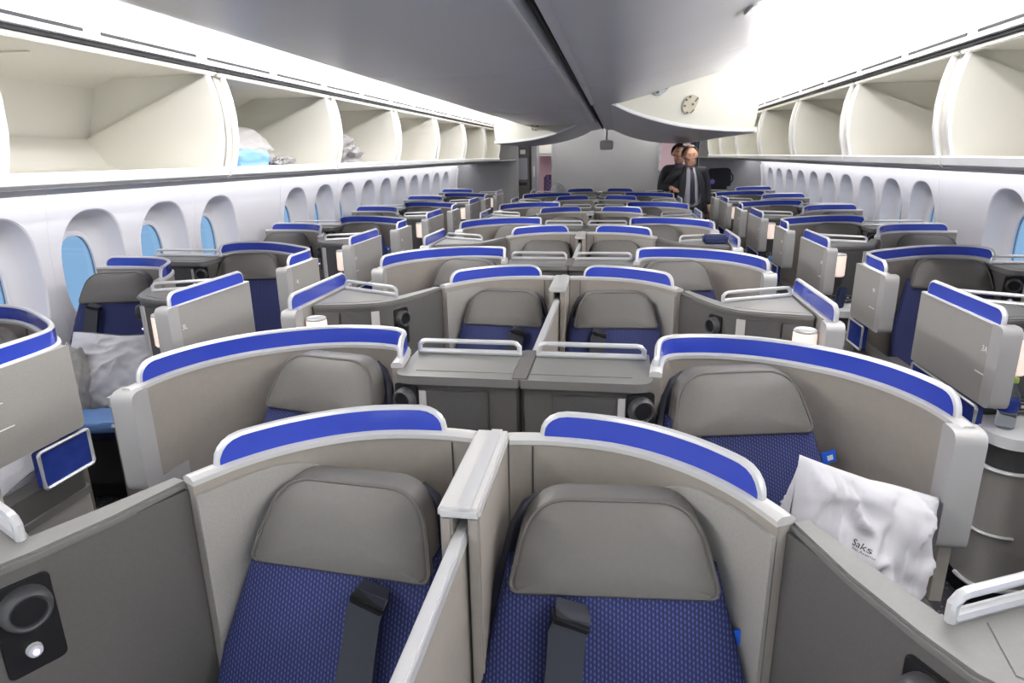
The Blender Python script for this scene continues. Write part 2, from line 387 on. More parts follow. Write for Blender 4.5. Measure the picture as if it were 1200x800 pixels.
# ------------------------------------------------------------------ overhead bins
ROWW = ['zeroth', 'first', 'second', 'third', 'fourth', 'fifth', 'sixth', 'seventh', 'eighth', 'ninth', 'tenth', 'eleventh', 'twelfth']
FRONT = [(1.592, .366), (1.580, .33), (1.566, .27), (1.557, .18), (1.561, .086), (1.575, .02), (1.592, -.035)]
def make_bin(s):
    L = 1.206; r = thing('overhead_bin', 'x', 'bin', (0, 0, 0)); org = (0, 0, 0)
    hb = [(1.60, .372), (2.10, .372), (2.20, .33), (2.27, .12), (2.25, .02)]        # fixed upper housing: roof and back
    mb = MB(); mb.loft([[(x, y, z) for x, z in hb] + [(x + .012, y, z + .012) for x, z in hb[::-1]] for y in (.012, L - .012)])
    for y in (.008, L - .018): mb.prism([(1.60, .372), (2.10, .372), (2.20, .33), (2.27, .12), (2.25, .02)], y, y + .010, axis='y')
    mb.box(1.585, 1.62, .004, L - .004, .366, .386, .004)
    mb.box(1.78, 1.98, .42, .43, .366, .371); mb.build('housing', 'cream', r, s)
    fl = [(1.592, -.036), (1.70, -.040), (2.08, -.050), (2.17, -.01), (2.255, .105)]    # the lowered bucket
    mb = MB(); mb.loft([[(x, y, z) for x, z in fl] + [(x + .006, y, z - .012) for x, z in fl[::-1]] for y in (.02, L - .02)])
    side = FRONT + [(2.08, -.052), (2.17, -.01), (2.255, .105)]
    mb.build('bucket', 'cream', r, s)
    for y in (.045, L - .060): MB().prism(side, y, y + .014, axis='y').build('bucket_side', 'cream', r, s)
    for y in (.043, L - .062):
        P = [(x - .004, z) for x, z in FRONT] + [(x + .012, z) for x, z in FRONT[::-1]]; MB().prism(P, y, y + .019, axis='y').build('edge_trim', 'white', r, s)
    for y in (.0, L - .043): MB().prism([(x + .02, z) for x, z in FRONT] + [(x + .03, z) for x, z in FRONT[::-1]], y, y + .043, axis='y').build('gap_filler', 'cream', r, s)
    mb = MB(); mb.prism([(1.575, -.036), (1.582, -.030), (1.63, -.032), (1.64, -.078), (1.60, -.078), (1.580, -.066)], .003, L - .003, axis='y'); mb.build('lip', 'white', r, s)
    mb = MB(); mb.box(1.585, 1.60, L - .008, L + .006, .375, .40); mb.build('hinge_clip', 'steel', r, s)
    return r
bins_l = [2.893 + 1.22 * i for i in range(-3, 6)]; bins_r = [3.086 + 1.22 * i for i in range(-3, 6)]
for s, nm, ys in ((-1, 'left', bins_l), (1, 'right', bins_r)):
    for i, y in enumerate(ys):
        if y < YA: continue
        n = i - 1
        extra = ''
        if s < 0 and n == 2: extra = 'holding grey bundle and light blue packet'
        elif s < 0 and n == 3: extra = 'holding crumpled striped cloth'
        else: extra = 'empty inside'
        if n == 1: extra = 'nearest whole one' if s < 0 else 'nearest one, cut by frame edge'
        lab = 'open cream overhead bin, %s, %s from front on %s wall' % (extra, ROWW[max(n, 0)], nm)
        if len(lab.split()) > 16: lab = 'open cream overhead bin %s, on %s wall' % (extra, nm)
        place(('bin', s), lambda s=s: make_bin(s), (0, y, 0), lab, 'overhead bin', 'overhead bins along the %s wall' % nm)


# centre bins: closed ones near the camera, lowered open ones behind
def closed_bin(prof, y0, y1, label, handle):
    r = thing('centre_bin', label, 'bin', (0, y0, 0), group='closed centre bins overhead')
    P = spline(prof, .04); mb = MB()
    t = [Vector(p) for p in P]
    mb.loft([[(x, y, z) for x, z in P] for y in (0, .006, .02, y1 - y0 - .03, y1 - y0 - .016, y1 - y0 - .01)])
    mb.build('bucket', 'belly', r)
    if not handle: return r
    hx, hz = handle; n = Vector((0, 0, -1))
    mb = MB(); mb.prism(rounded([(-.075, -.022), (.075, -.022), (.075, .022), (-.075, .022)], .022), -.006, .004, .003); 
    M_ = Matrix.Translation((hx, (y1 - y0) / 2, hz)) @ Matrix.Rotation(-math.copysign(.27, hx), 4, 'Y') @ Matrix.Rotation(PI / 2, 4, 'Z')
    bmesh.ops.transform(mb.bm, matrix=M_, verts=mb.bm.verts); h = mb.build('latch', 'silver', r)
    return r
PR = [(.014, .80), (.014, .375), (.05, .354), (.16, .344), (.30, .367), (.52, .432), (.75, .496), (.95, .552), (1.06, .585), (1.11, .628), (1.10, .69), (1.02, .74), (.8, .79), (.5, .80)]
PL = [(-.014, .78), (-.014, .375), (-.05, .350), (-.16, .334), (-.45, .322), (-.72, .328), (-.88, .345), (-.985, .385), (-1.0, .46), (-.97, .58), (-.85, .70), (-.5, .78)]
for a, b2, nm in ((-1.35, 1.30, 'first'), (1.30, 3.74, 'second'), (3.74, 5.0, 'third')):
    closed_bin(PR, a, b2, 'closed grey centre overhead bin, right of the dark ceiling seam, %s from camera' % nm, (.67, .471) if nm == 'second' else None)
for a, b2, nm in ((-1.35, .41, 'first'), (.41, 2.85, 'second'), (2.85, 5.28, 'third'), (5.28, 7.7, 'fourth')):
    closed_bin(PL, a, b2, 'closed grey centre overhead bin, left of the dark ceiling seam, %s from camera' % nm, None)
BEL = [(.16, .352), (.30, .285), (.47, .228), (.69, .176), (.90, .150), (1.05, .138), (1.175, .133)]
def open_bin(s, y0, y1, label):
    r = thing('centre_bin', label, 'bin', (0, y0, 0), group='lowered centre bins'); L = y1 - y0
    B = spline(BEL, .05); mb = MB()
    mb.loft([[(x, y, z) for x, z in B] + [(x - .004, y, z + .022) for x, z in B[::-1]] for y in (0, L - .01)])
    mb.loft([[(x, y, z) for x, z in ((.014, .38), (.06, .36), (.17, .348), (.17, .36), (.014, .42))] for y in (0, L - .01)]); mb.build('bucket', 'belly', r, s)
    side = [(x, z + .020) for x, z in B[1:]] + [(1.192, .24), (1.197, .33), (1.188, .43), (1.16, .54), (1.12, .655), (1.06, .67), (.52, .47), (.20, .365)]
    for y in (.004, L - .030): MB().prism(side, y, y + .016, axis='y').build('end_panel', 'cream_dark', r, s)
    mb = MB(); mb.prism([(x, z + .006) for x, z in B[1:]] + [(x, z + .026) for x, z in B[::-1][:-1]], -.004, .006, axis='y'); mb.build('edge_trim', 'white', r, s)
    mb = MB(); mb.box(1.17, 1.20, -.006, L - .01, .130, .168, .006); mb.build('lip', 'white', r, s)
    mb = MB(); mb.loft([[(x, y, z) for x, z in ((.20, .40), (1.0, .66), (.95, .76), (.5, .80), (.014, .80), (.014, .40))] for y in (.0, L - .01)]); mb.build('housing', 'cream_dark', r, s)
    br = MB(); br.prism(rounded([(.700, .262), (.765, .30), (.790, .375), (.735, .40), (.685, .37), (.670, .30)], .02), -.010, .006, .003, axis='y')
    plate = br.build('bracket', 'bracket', r, s)
    sc_ = MB()
    for x, z in ((.700, .36), (.725, .38), (.745, .33), (.690, .32), (.707, .275)): sc_.prism([(x + .008 * math.cos(t * PI / 4), z + .008 * math.sin(t * PI / 4)) for t in range(8)], -.013, -.008, axis='y')
    sc_.prism([(.763, .345), (.783, .372), (.777, .377), (.757, .35)], -.013, -.008, axis='y'); sc_.prism([(.735, .268), (.760, .292), (.755, .297), (.730, .273)], -.013, -.008, axis='y')
    sc_.build('screw', 'dark', plate, s)
    h2 = MB(); h2.prism(rounded([(.46, .435), (.475, .400), (.515, .395), (.555, .42), (.585, .455), (.56, .475), (.50, .455)], .012), -.010, .006, .003, axis='y'); hh = h2.build('hinge_plate', 'steel', r, s)
    h3 = MB()
    for x, z in ((.495, .418), (.552, .448)): h3.prism([(x + .012 * math.cos(t * PI / 4), z + .012 * math.sin(t * PI / 4)) for t in range(8)], -.014, -.009, axis='y')
    h3.build('screw', 'dark', hh, s)
    return r
for i, (a, b2) in enumerate(((5.0, 7.0), (7.0, 9.0), (9.0, 10.5))):
    open_bin(1, a, b2, 'lowered centre bin with %s, right row' % ('cream end panel and hinge bracket facing the camera' if i == 0 else 'only its grey belly showing, ' + ('behind the nearest lowered one' if i == 1 else 'last before the bulkhead')))
for i, (a, b2) in enumerate(((7.7, 9.1), (9.1, 10.5))):
    open_bin(-1, a, b2, 'lowered centre bin, left row, %s' % ('small cream end panel facing the camera' if i == 0 else 'grey belly, last before the bulkhead'))
struct(MB().box(-.006, .006, YA, 10.5, .36, .42).build('trim_%d' % (k + 1), 'slot', smooth=0)); k += 1
# small white sign lamp hanging at the end of the seam
r = thing('ceiling_sign', 'small white lamp box hanging at the far end of the ceiling seam', 'lamp', (.06, 10.45, H + .36))
MB().box(-.10, .10, -.06, .05, -.30, -.16, .015).build('housing', 'white', r, eye=False)
MB().box(-.085, -.045, -.066, -.056, -.285, -.245, .004).build('lens', 'white', r, eye=False)
MB().tube([(0, -.005, -.18), (0, -.005, .0)], .02).build('stem', 'steel', r, eye=False)

# ------------------------------------------------------------------ seat suites
TOP = -.575                     # top of the shell panels (silver trim sits on it up to -.557)
PA = spline([(.360, 1.655), (.372, 1.76), (.392, 1.818), (.45, 1.846), (.56, 1.853), (.69, 1.822), (.83, 1.738), (.918, 1.635), (.966, 1.53), (.984, 1.44), (.986, 1.37)], .03)
PAW = spline([(.300, 1.80), (.308, 1.92), (.335, 1.985), (.42, 2.015), (.53, 2.010), (.66, 1.955), (.80, 1.865), (.91, 1.785), (.962, 1.725), (.980, 1.65), (.985, 1.52), (.986, 1.385)], .03)
def pathB(u0):
    if u0 < 0: return spline([(-.13, 1.352), (-.03, 1.362), (.08, 1.366), (.18, 1.362), (.27, 1.342), (.35, 1.295), (.415, 1.225), (.465, 1.135), (.50, 1.05), (.528, .968)], .03)
    return spline([(u0, 1.213), (.06 if u0 < .05 else u0 + .03, 1.218), (.12, 1.222), (.21, 1.216), (.29, 1.194), (.365, 1.152), (.43, 1.098), (.485, 1.03), (.525, .958)], .03)
def screen(r, path, z, t0, t1, h, s, org, rr=.05, slope0=1, slope1=1, th=.016):
    """blue translucent band with a silver rail round its top and ends"""
    P, S = cut(path, t0, t1); L = t1 - t0
    dense = []; 
    n = max(24, int(L / .02))
    full, SS = P, S
    pts = []
    for i in range(n + 1):
        t = i / n; t = .5 - .5 * math.cos(PI * t) if n < 60 else t
        q = t0 + L * t
        for (a, sa), (b, sb) in zip(zip(P, S), zip(P[1:], S[1:])):
            if sa <= q <= sb + 1e-9: f = (q - sa) / ((sb - sa) or 1); pts.append((a[0] + (b[0] - a[0]) * f, a[1] + (b[1] - a[1]) * f, q)); break
    def hh(q):
        d = min(q - t0, t1 - q)
        if d >= rr: return h
        x = 1 - d / rr; return h - rr * .8 + rr * .8 * math.sqrt(max(0, 1 - x * x)) if h > rr * .8 else h * math.sqrt(max(0, 1 - x * x))
    A = offset([p[:2] for p in pts], th / 2); B = offset([p[:2] for p in pts], -th / 2)
    mb = MB(); mb.loft([[(a[0], a[1], z - .004), (a[0], a[1], z + hh(p[2])), (b[0], b[1], z + hh(p[2])), (b[0], b[1], z - .004)] for a, b, p in zip(A, B, pts)])
    sc = mb.build('privacy_screen', 'blue', r, s, org)
    rail = [(pts[0][0], pts[0][1], z - .003)] + [(p[0], p[1], z + hh(p[2])) for p in pts] + [(pts[-1][0], pts[-1][1], z - .003)]
    MB().tube(rail, .0085, 8).build('screen_rail', 'silver', sc, s, org)
    return sc
def shell_B(s, u0):
    org = (.28, 1.2, 0); r = thing('seat_shell', 'x', 'x', (0, 0, 0)); P = pathB(u0)
    MB().wall(P, -1.45, TOP, .028).build('shell_panel', 'shell', r, s, org)
    MB().wall(P, TOP, TOP + .016, .036, .006).build('top_trim', 'trim', r, s, org)
    L = plen(P); t0 = .075 if u0 < 0.05 and u0 > 0 else .06
    screen(r, P, TOP + .016, t0, L - .06, .046, s, org)
    # paler headrest wing lining on the aisle half
    Q, _ = cut(offset(P, -.020), L - .30, L - .005); mb = MB(); n = len(Q)
    A = offset(Q, .004); B = offset(Q, -.004)
    mb.loft([[(a[0], a[1], -1.3), (a[0], a[1], TOP - .018 - .05 * max(0, 1 - i / 3) ** 2), (b[0], b[1], TOP - .018 - .05 * max(0, 1 - i / 3) ** 2), (b[0], b[1], -1.3)] for i, (a, b) in enumerate(zip(A, B))])
    mb.build('wing_lining', 'laminate', r, s, org)
    (mx, my) = P[int(len(P) * (.17 if u0 > 0 else .3))]
    MB().box(mx - .0015, mx + .0015, my - .016, my - .0135, -1.3, TOP - .005).build('panel_joint', 'dark', r, s, org)
    return r
def shell_A(s, win):
    PP = PAW if win else PA
    org = (.65, 1.8, 0); r = thing('seat_shell', 'x', 'x', (0, 0, 0)); L = plen(PP)
    MB().wall(PP, -.845 if win else -.99, TOP, .026).build('shell_panel', 'shell', r, s, org)
    base, _ = cut(PP, 0, L - (.40 if win else .28)); MB().wall(base, -1.45, -.842 if win else -.985, .024).build('base_panel', 'shell', r, s, org)
    MB().wall(PP, TOP, TOP + .016, .034, .006).build('top_trim', 'trim', r, s, org)
    screen(r, PP, TOP + .016, .05, L - (.03 if win else .05), .046, s, org)
    yz = rounded([(1.340, -.842), (1.400, -.842), (1.400, TOP + .012), (1.340, TOP + .012)], [.03, .004, .01, .03])
    MB().prism(yz, .950, 1.012, .008, axis='x').build('end_cap', 'cap', r, s, org)
    yz = rounded([(1.385, -.845), (1.735, -.845), (1.735, TOP + .010), (1.385, TOP + .010)], [.02, .02, .004, .004])
    MB().prism(yz, .978, 1.008, .005, axis='x').build('aisle_panel', 'laminate', r, s, org)
    if not win: MB().wall([(.945, 1.62), (.970, 1.50), (.978, 1.42)], -1.0, -.83, .020).build('lower_return', 'cap', r, s, org)
    yz = rounded([(1.55, -.985), (1.745, -.985), (1.745, -.862), (1.55, -.862)], .012)
    MB().prism(yz, .976, 1.000, .004, axis='x').build('lower_panel', 'blue_panel', r, s, org)
    MB().tube([(1.001, y, z) for y, z in yz], .006, 6, closed=True).build('lower_panel_frame', 'silver', r, s, org)
    mx, my = PP[int(len(PP) * .42)]
    MB().box(mx - .0015, mx + .0015, my - .018, my - .0125, -1.3, TOP - .005).build('panel_joint', 'dark', r, s, org)
    return r
def lamp_on(r, s, org, c, d, small=False):
    """round directional reading lamp on a black plate, with a lit socket below; c on the face, d = outward normal (plan)"""
    R = Matrix.Translation((c[0], c[1], 0)) @ Matrix.Rotation(math.atan2(d[0], -d[1]), 4, 'Z')
    z = c[2]; mb = MB(); yz = rounded([(-.040, z - .11), (.040, z - .11), (.040, z + .048), (-.040, z + .048)], .012); mb.prism(yz, -.004, .004, .002, axis='y')
    bmesh.ops.transform(mb.bm, matrix=R, verts=mb.bm.verts); pl = mb.build('reading_lamp', 'black', r, s, org)
    mb = MB(); mb.lathe([(0.0, .019), (.0235, .019), (.0245, .025), (.028, .0265), (.032, .023), (.0355, .012), (.036, 0)], n=24, M=Matrix.Rotation(PI / 2, 4, 'X')); bmesh.ops.translate(mb.bm, vec=(0, -.002, z + .005), verts=mb.bm.verts)
    bmesh.ops.transform(mb.bm, matrix=R, verts=mb.bm.verts); mb.build('lamp_head', 'dark', pl, s, org)
    mb = MB(); mb.lathe([(0.0, .0205), (.0225, .0205), (.0225, .018), (0, .018)], n=20, M=Matrix.Rotation(PI / 2, 4, 'X')); bmesh.ops.translate(mb.bm, vec=(0, -.002, z + .005), verts=mb.bm.verts)
    bmesh.ops.transform(mb.bm, matrix=R, verts=mb.bm.verts); mb.build('lamp_lens', 'black', pl, s, org)
    mb = MB(); mb.lathe([(0.0, .012), (.010, .010), (.012, 0)], n=12, M=Matrix.Rotation(PI / 2, 4, 'X')); bmesh.ops.translate(mb.bm, vec=(.002, -.003, z - .072), verts=mb.bm.verts)
    bmesh.ops.transform(mb.bm, matrix=R, verts=mb.bm.verts); mb.build('socket', 'silver', pl, s, org)
    mb = MB(); mb.ball((.002, -.015, z - .072), .0045, n=8); bmesh.ops.transform(mb.bm, matrix=R, verts=mb.bm.verts); mb.build('status_light', 'led', pl, s, org)
def rail_on(r, s, org, a, b, z=TOP + .012):
    d = Vector((b[0] - a[0], b[1] - a[1])).normalized() * .02
    top = [(a[0], a[1], z), (a[0], a[1], z + .026), (a[0] + d.x * .5, a[1] + d.y * .5, z + .036), (a[0] + d.x, a[1] + d.y, z + .038), (b[0] - d.x, b[1] - d.y, z + .038), (b[0] - d.x * .5, b[1] - d.y * .5, z + .036), (b[0], b[1], z + .026), (b[0], b[1], z)]
    MB().tube(top, .0075, 8).tube([(a[0], a[1], z + .006), (b[0], b[1], z + .006)], .009, 8).build('rail', 'silver', r, s, org)
def console_A(s, umin):
    org = (.18, 1.7, 0); r = thing('console', 'x', 'x', (0, 0, 0)); um = umin + .004
    MB().prism([(um, 1.615), (.325, 1.615), (.345, 1.635), (.345, 1.90), (um, 1.90)], -H + .02, TOP - .022, .008).build('cabinet_body', 'console', r, s, org)
    MB().prism(rounded([(um, 1.592), (.352, 1.592), (.352, 1.86), (um, 1.86)], [.002, .05, .01, .002]), TOP - .024, TOP, .006).build('countertop', 'console_top', r, s, org)
    MB().box(um + .02, .300, 1.64, 1.785, TOP - .001, TOP + .0015, .001).build('tray_inset', 'console_top', r, s, org)
    rail_on(r, s, org, (um + .025, 1.805), (.335, 1.805), TOP + .002)
    d = MB().box(um + .085, .292, 1.604, 1.618, -.95, TOP - .045, .003).build('door', 'console_door', r, s, org)
    MB().box(.262, .292, 1.600, 1.6055, -.95, TOP - .045, .002).build('handle', 'strip', d, s, org)
    MB().box(um + .082, um + .0845, 1.6125, 1.6155, -.95, TOP - .045).build('door_joint', 'dark', r, s, org)
    lamp_on(r, s, org, (.320, 1.612, -.655), (.35, -.94))
    return r
def console_B(s):
    org = (.8, .75, 0); r = thing('console', 'x', 'x', (0, 0, 0))
    front = [(.528, .958), (.585, .835), (.632, .728), (.665, .668), (.715, .622), (.80, .592), (.90, .572), (.962, .560)]
    back = [(.975, .905), (.70, .775), (.664, .755), (.620, .845), (.562, .970)]
    MB().prism(front + back, -H + .02, TOP - .012, 0).build('cabinet_body', 'console', r, s, org, smooth=25)
    f2 = offset(front, .006)
    MB().prism(front[:2] and [(.532, .966)] + offset(front, -.010)[1:-1] + [(.965, .552), (.968, .912), (.70, .785), (.670, .765), (.626, .852), (.566, .978)], TOP - .014, TOP + .004, .005).build('countertop', 'console_top', r, s, org)
    MB().prism([(.70, .665), (.80, .617), (.94, .590), (.945, .86), (.715, .755)], TOP + .003, TOP + .0055, .001).build('tray_inset', 'console_top', r, s, org)
    rail_on(r, s, org, (.672, .752), (.955, .885), TOP + .004)
    d = MB().prism([(.735, .616), (.80, .590), (.845, .581), (.85, .570), (.798, .579), (.730, .606)], -.88, TOP - .03).build('door', 'console_door', r, s, org)
    MB().prism([(.708, .622), (.736, .606), (.731, .598), (.703, .614)], -.88, TOP - .03).build('handle', 'strip', d, s, org)
    MB().prism([(.862, .579), (.950, .563), (.949, .554), (.860, .570)], -.88, TOP - .03).build('door', 'console_door', r, s, org)
    lamp_on(r, s, org, (.643, .706, -.660), (-.88, -.48))
    # socket panel above the side table
    p = MB().prism(rounded([(.75, -.912), (.93, -.912), (.93, -.862), (.75, -.862)], .008), .556, .575, .002, axis='y').build('socket_panel', 'dark', r, s, org)
    MB().tube([(.84 + .07 * math.cos(t * PI / 12), .553, -.887 + .018 * math.sin(t * PI / 12)) for t in range(24)], .0025, 5, closed=True).build('socket_ring', 'steel', p, s, org)
    mb = MB()
    for i in range(4): mb.box(.80 + .022 * i, .812 + .022 * i, .552, .557, -.892, -.882)
    mb.build('socket', 'strip', p, s, org)
    # aisle wing with its own blue screen
    W = [(.992, .405), (.992, .985)]
    yz = rounded([(.430, -.845), (.985, -.852), (.985, TOP + .010), (.430, TOP + .010)], [.02, .01, .004, .004])
    MB().prism(yz, .972, 1.008, .004, axis='x').build('aisle_panel', 'laminate', r, s, org)
    MB().box(.968, 1.010, .43, .985, TOP + .008, TOP + .016, .003).build('top_trim', 'trim', r, s, org)
    yz = rounded([(.385, -.842), (.450, -.842), (.450, TOP + .016), (.385, TOP + .016)], [.035, .004, .01, .035])
    MB().prism(yz, .952, 1.012, .010, axis='x').build('end_cap', 'cap', r, s, org)
    screen(r, [(.992, .41), (.992, .6), (.992, .8), (.992, .985)], TOP + .016, .02, .54, .050, s, org, rr=.035)
    yz = rounded([(.47, -.985), (.975, -.985), (.975, -.862), (.47, -.862)], .012)
    MB().prism(yz, .976, 1.000, .004, axis='x').build('lower_panel', 'blue_panel', r, s, org)
    MB().tube([(1.001, y, z) for y, z in yz], .006, 6, closed=True).build('lower_panel_frame', 'silver', r, s, org)
    lm = MB().lathe([(.0, -.755), (.034, -.755), (.040, -.748), (.040, -.632), (.037, -.626), (.0, -.626)], .912, .475, .018, 20).build('mood_lamp', 'lamp', r, s, org)
    MB().lathe([(.026, -.627), (.038, -.628), (.0395, -.622), (.036, -.618), (.030, -.620)], .912, .475, .018, 20).build('lamp_cap', 'silver', lm, s, org)
    MB().box(.945, .975, .462, .488, -.71, -.66, .004).build('lamp_bracket', 'silver', r, s, org)
    return r
def side_cabinet(s):
    org = (.82, .36, 0); r = thing('side_cabinet', 'x', 'x', (0, 0, 0))
    pl = lambda d: rounded([(.705, .335 - d), (.985 + d, .335 - d), (.985 + d, .552), (.90, .564), (.80, .584), (.715, .612), (.705, .612)], [.01, .11, .002, 0, 0, 0, 0], 8)
    MB().prism(pl(0), -.965, -.925, .010).build('countertop', 'white', r, s, org)
    MB().prism(pl(-.012), -1.05, -.962).build('shadow_band', 'dark', r, s, org)  # dark inset band below the countertop
    MB().prism(pl(-.006), -1.50, -1.048, .003).build('cabinet_body', 'laminate', r, s, org)
    MB().prism(pl(-.03), -H + .004, -1.498).build('plinth', 'black', r, s, org)
    for z, nm in ((-1.052, 'upper_trim'), (-1.500, 'base_trim')):
        P = [p for p in pl(-.002) if p[1] < .545 and p[0] > .70]
        P = sorted(P, key=lambda p: p[0] + p[1])
        MB().tube([(x, y, z) for x, y in P], .008, 6).build(nm, 'silver', r, s, org)
    P = [p for p in pl(0) if p[1] < .45 and p[0] > .75]
    MB().tube([(x, y, -1.29) for x, y in P], .006, 6).build('drawer_pull', 'silver', r, s, org)
    return r
def armrest_A(s):
    org = (.9, 1.4, 0); r = thing('armrest_cabinet', 'x', 'x', (0, 0, 0))
    pl = lambda d: rounded([(.90, 1.30), (.975 - d, 1.30), (.975 - d, 1.745 - d), (.90, 1.745 - d)], [.005, .02, .05, .005], 6)
    MB().prism(pl(0), -1.50, -1.075, .004).build('cabinet_body', 'laminate', r, s, org)
    MB().prism(pl(.004), -1.075, -.99).build('shadow_band', 'console', r, s, org)  # darker band on top of the cabinet body
    MB().prism(pl(-.004), -1.095, -1.07, .004).build('upper_trim', 'console_top', r, s, org)
    MB().box(.80, .905, 1.02, 1.58, -1.075, -1.02, .012).build('arm_pad', 'console_top', r, s, org)
    MB().box(.82, .90, 1.05, 1.58, -1.52, -1.075).build('arm_support', 'console', r, s, org)
    return r
def headrest_outline(k, n=None):
    return rounded([(-.188 * k, -.062 * k), (.188 * k, -.062 * k), (.150 * k, .082 * k), (-.150 * k, .082 * k)], [.020 * k, .020 * k, .082 * k, .082 * k], 8)
def seat(s, up=0):
    """local frame: centre of the cushion at 0,0; the passenger faces -y; strap on the inner side, tag always on the viewer's right (+x)"""
    r = thing('airline_seat', 'x', 'x', (0, 0, 0))
    # headrest: pillow-like pad
    hz, y0 = -.684 + up, .316; tilt = .55
    def pt(o_, d): return (o_[0], y0 + o_[1] * tilt - d, hz + o_[1])
    mb = MB(); mb.loft([[pt(p, d) for p in headrest_outline(k_)] for k_, d in ((.90, -.05), (1.0, -.03), (1.0, .012), (.975, .026), (.93, .033), (.6, .040), (.2, .042))])
    h = mb.build('headrest', 'leather', r)
    MB().tube([pt(p, .025) for p in headrest_outline(.985)], .0045, 6, closed=True).build('headrest_piping', 'piping', h)
    # backrest
    mb = MB(); rows = []
    for i in range(11):
        t = i / 10; z = -.715 + up - (.50 + up) * t; yb = .335 - .21 * t; hw = .190 + .055 * min(1, t * 2.2)
        th = .030 + .012 * math.sin(PI * t)
        row = []
        for q in range(24):
            x, y = sup(hw, .055, q, 24, 5); row.append((x, yb - th * .2 + y, z))
        rows.append(row)
    mb.loft(rows); mb.build('backrest', 'navy', r, uv=True, smooth=50)
    mb = MB(); rows = []
    for i in range(9):
        t = i / 8; z = -1.235 + .075 * math.sin(PI * min(1, t)) ** .3 if 0 < t < 1 else -1.235
    t_ = bmesh.new()
    mb.box(-.245, .245, -.30, .17, -1.26, -1.165, .028, 4); mb.build('seat_cushion', 'navy', r, uv=True, smooth=50)
    MB().box(-.235, .235, -.27, .20, -1.50, -1.258, .01).box(-.16, .16, -.2, .2, -H + .003, -1.498, .004).build('seat_base', 'dark', r)
    MB().box(-.262, -.246, -.25, .20, -1.30, -1.13, .006).box(.246, .262, -.25, .20, -1.30, -1.13, .006).build('side_panel', 'console', r)
    # shoulder strap from behind the headrest along the inner edge of the backrest
    def ribbon(pts, wv, th):
        m_ = MB(); m_.loft([[(p[0] - wv / 2, p[1] - th, p[2]), (p[0] + wv / 2, p[1] - th, p[2]), (p[0] + wv / 2, p[1], p[2]), (p[0] - wv / 2, p[1], p[2])] for p in pts]); return m_
    x_ = -s * .16
    # outer loop behind headrest edge
    st = MB(); e = [(-s * .128, .388, -.618 + up), (-s * .158, .378, -.640 + up), (-s * .178, .362, -.675 + up), (-s * .194, .338, -.73 + up), (-s * .208, .312, -.79 + up), (-s * .226, .285, -.85 + up)]
    st.tube(e, [.006, .011, .013, .014, .014, .013], 6); st.build('shoulder_strap', 'belt', r)
    return r
def seat_extras(r, s, belt, up=0):
    tagged = True; sn0 = [c for c in r.children]
    if belt:
        bx = belt
        m_ = MB(); pts = [(bx + .012, .238, -.755, .026), (bx + .014, .215, -.760, .030), (bx + .004, .208, -.785, .032), (bx, .190, -.84, .031), (bx - .004, .165, -.90, .034), (bx - .010, .135, -.97, .036), (bx - .016, .10, -1.06, .036), (bx - .02, .055, -1.155, .036)]
        m_.loft([[(p[0] - p[3], p[1] - .012, p[2] + .010), (p[0] + p[3], p[1] - .012, p[2] - .006 * (p[0] > 0)), (p[0] + p[3], p[1] + .004, p[2]), (p[0] - p[3], p[1] + .004, p[2] + .014)] for p in pts])
        b_ = m_.build('belt_strap', 'belt', r); b_.location.z = up
        MB().box(bx - .022, bx + .045, .195, .232, -.768, -.752, .004, rot=Matrix.Translation((bx, .21, -.76)) @ Matrix.Rotation(.35, 4, 'Y') @ Matrix.Translation((-bx, -.21, .76))).build('belt_keeper', 'black', b_)
    if tagged:
        t_ = MB().box(.218, .256, .258, .262, -.845, -.810, .001, rot=Matrix.Translation((.22, .27, -.83)) @ Matrix.Rotation(-.3, 4, 'Y') @ Matrix.Translation((-.22, -.27, .83))).build('tag', 'tag', r)
        t_.location.z = up
        MB().box(.232, .247, .2565, .2585, -.836, -.822, rot=Matrix.Translation((.22, .27, -.83)) @ Matrix.Rotation(-.3, 4, 'Y') @ Matrix.Translation((-.22, -.27, .83))).build('tag_mark', 'white', t_)
def centre_post():
    r = thing('centre_post', 'x', 'x', (0, 0, 0)); org = (0, 1.05, 0)
    MB().box(-.036, .036, .905, 1.225, TOP, TOP + .020, .005).build('cap', 'trim', r, 1, org)
    MB().box(-.003, .020, .906, 1.224, TOP + .0195, TOP + .0215).build('cap_strip', 'silver', r, 1, org)
    MB().box(-.034, -.013, .912, 1.215, -1.5, TOP, .004).box(.013, .034, .912, 1.215, -1.5, TOP, .004).box(-.013, .013, 1.10, 1.215, -1.5, TOP).build('post_body', 'shell', r, 1, org)
    MB().box(-.013, .013, 1.08, 1.10, -1.5, TOP - .002).build('slot_lining', 'black', r, 1, org)
    return r
def divider():
    r = thing('divider_panel', 'x', 'x', (0, 0, 0)); org = (0, .55, 0)
    MB().box(-.009, .007, .10, 1.06, -1.25, -.622).build('panel', 'shell', r, 1, org)
    MB().box(-.013, .011, .10, 1.06, -.630, -.606, .004).build('top_edge', 'silver', r, 1, org)
    return r
def centre_joint():
    r = thing('console_joint', 'x', 'x', (0, 0, 0)); org = (0, 1.7, 0)
    MB().box(-.022, .022, 1.595, 1.86, TOP - .02, TOP + .003, .003).build('bridge_cap', 'console', r, 1, org)
    MB().box(-.004, .004, 1.618, 1.64, -H + .02, TOP - .02).build('gap_lining', 'black', r, 1, org)
    return r
COLS = [('left centre column', -1, XC, 0), ('right centre column', 1, XC, 0), ('left window column', 1, XC - 2.5, 1), ('right window column', -1, XC + 2.5, 1)]
PITCH = 1.8235
def rowname(i): return ROWW[i] + ' row'
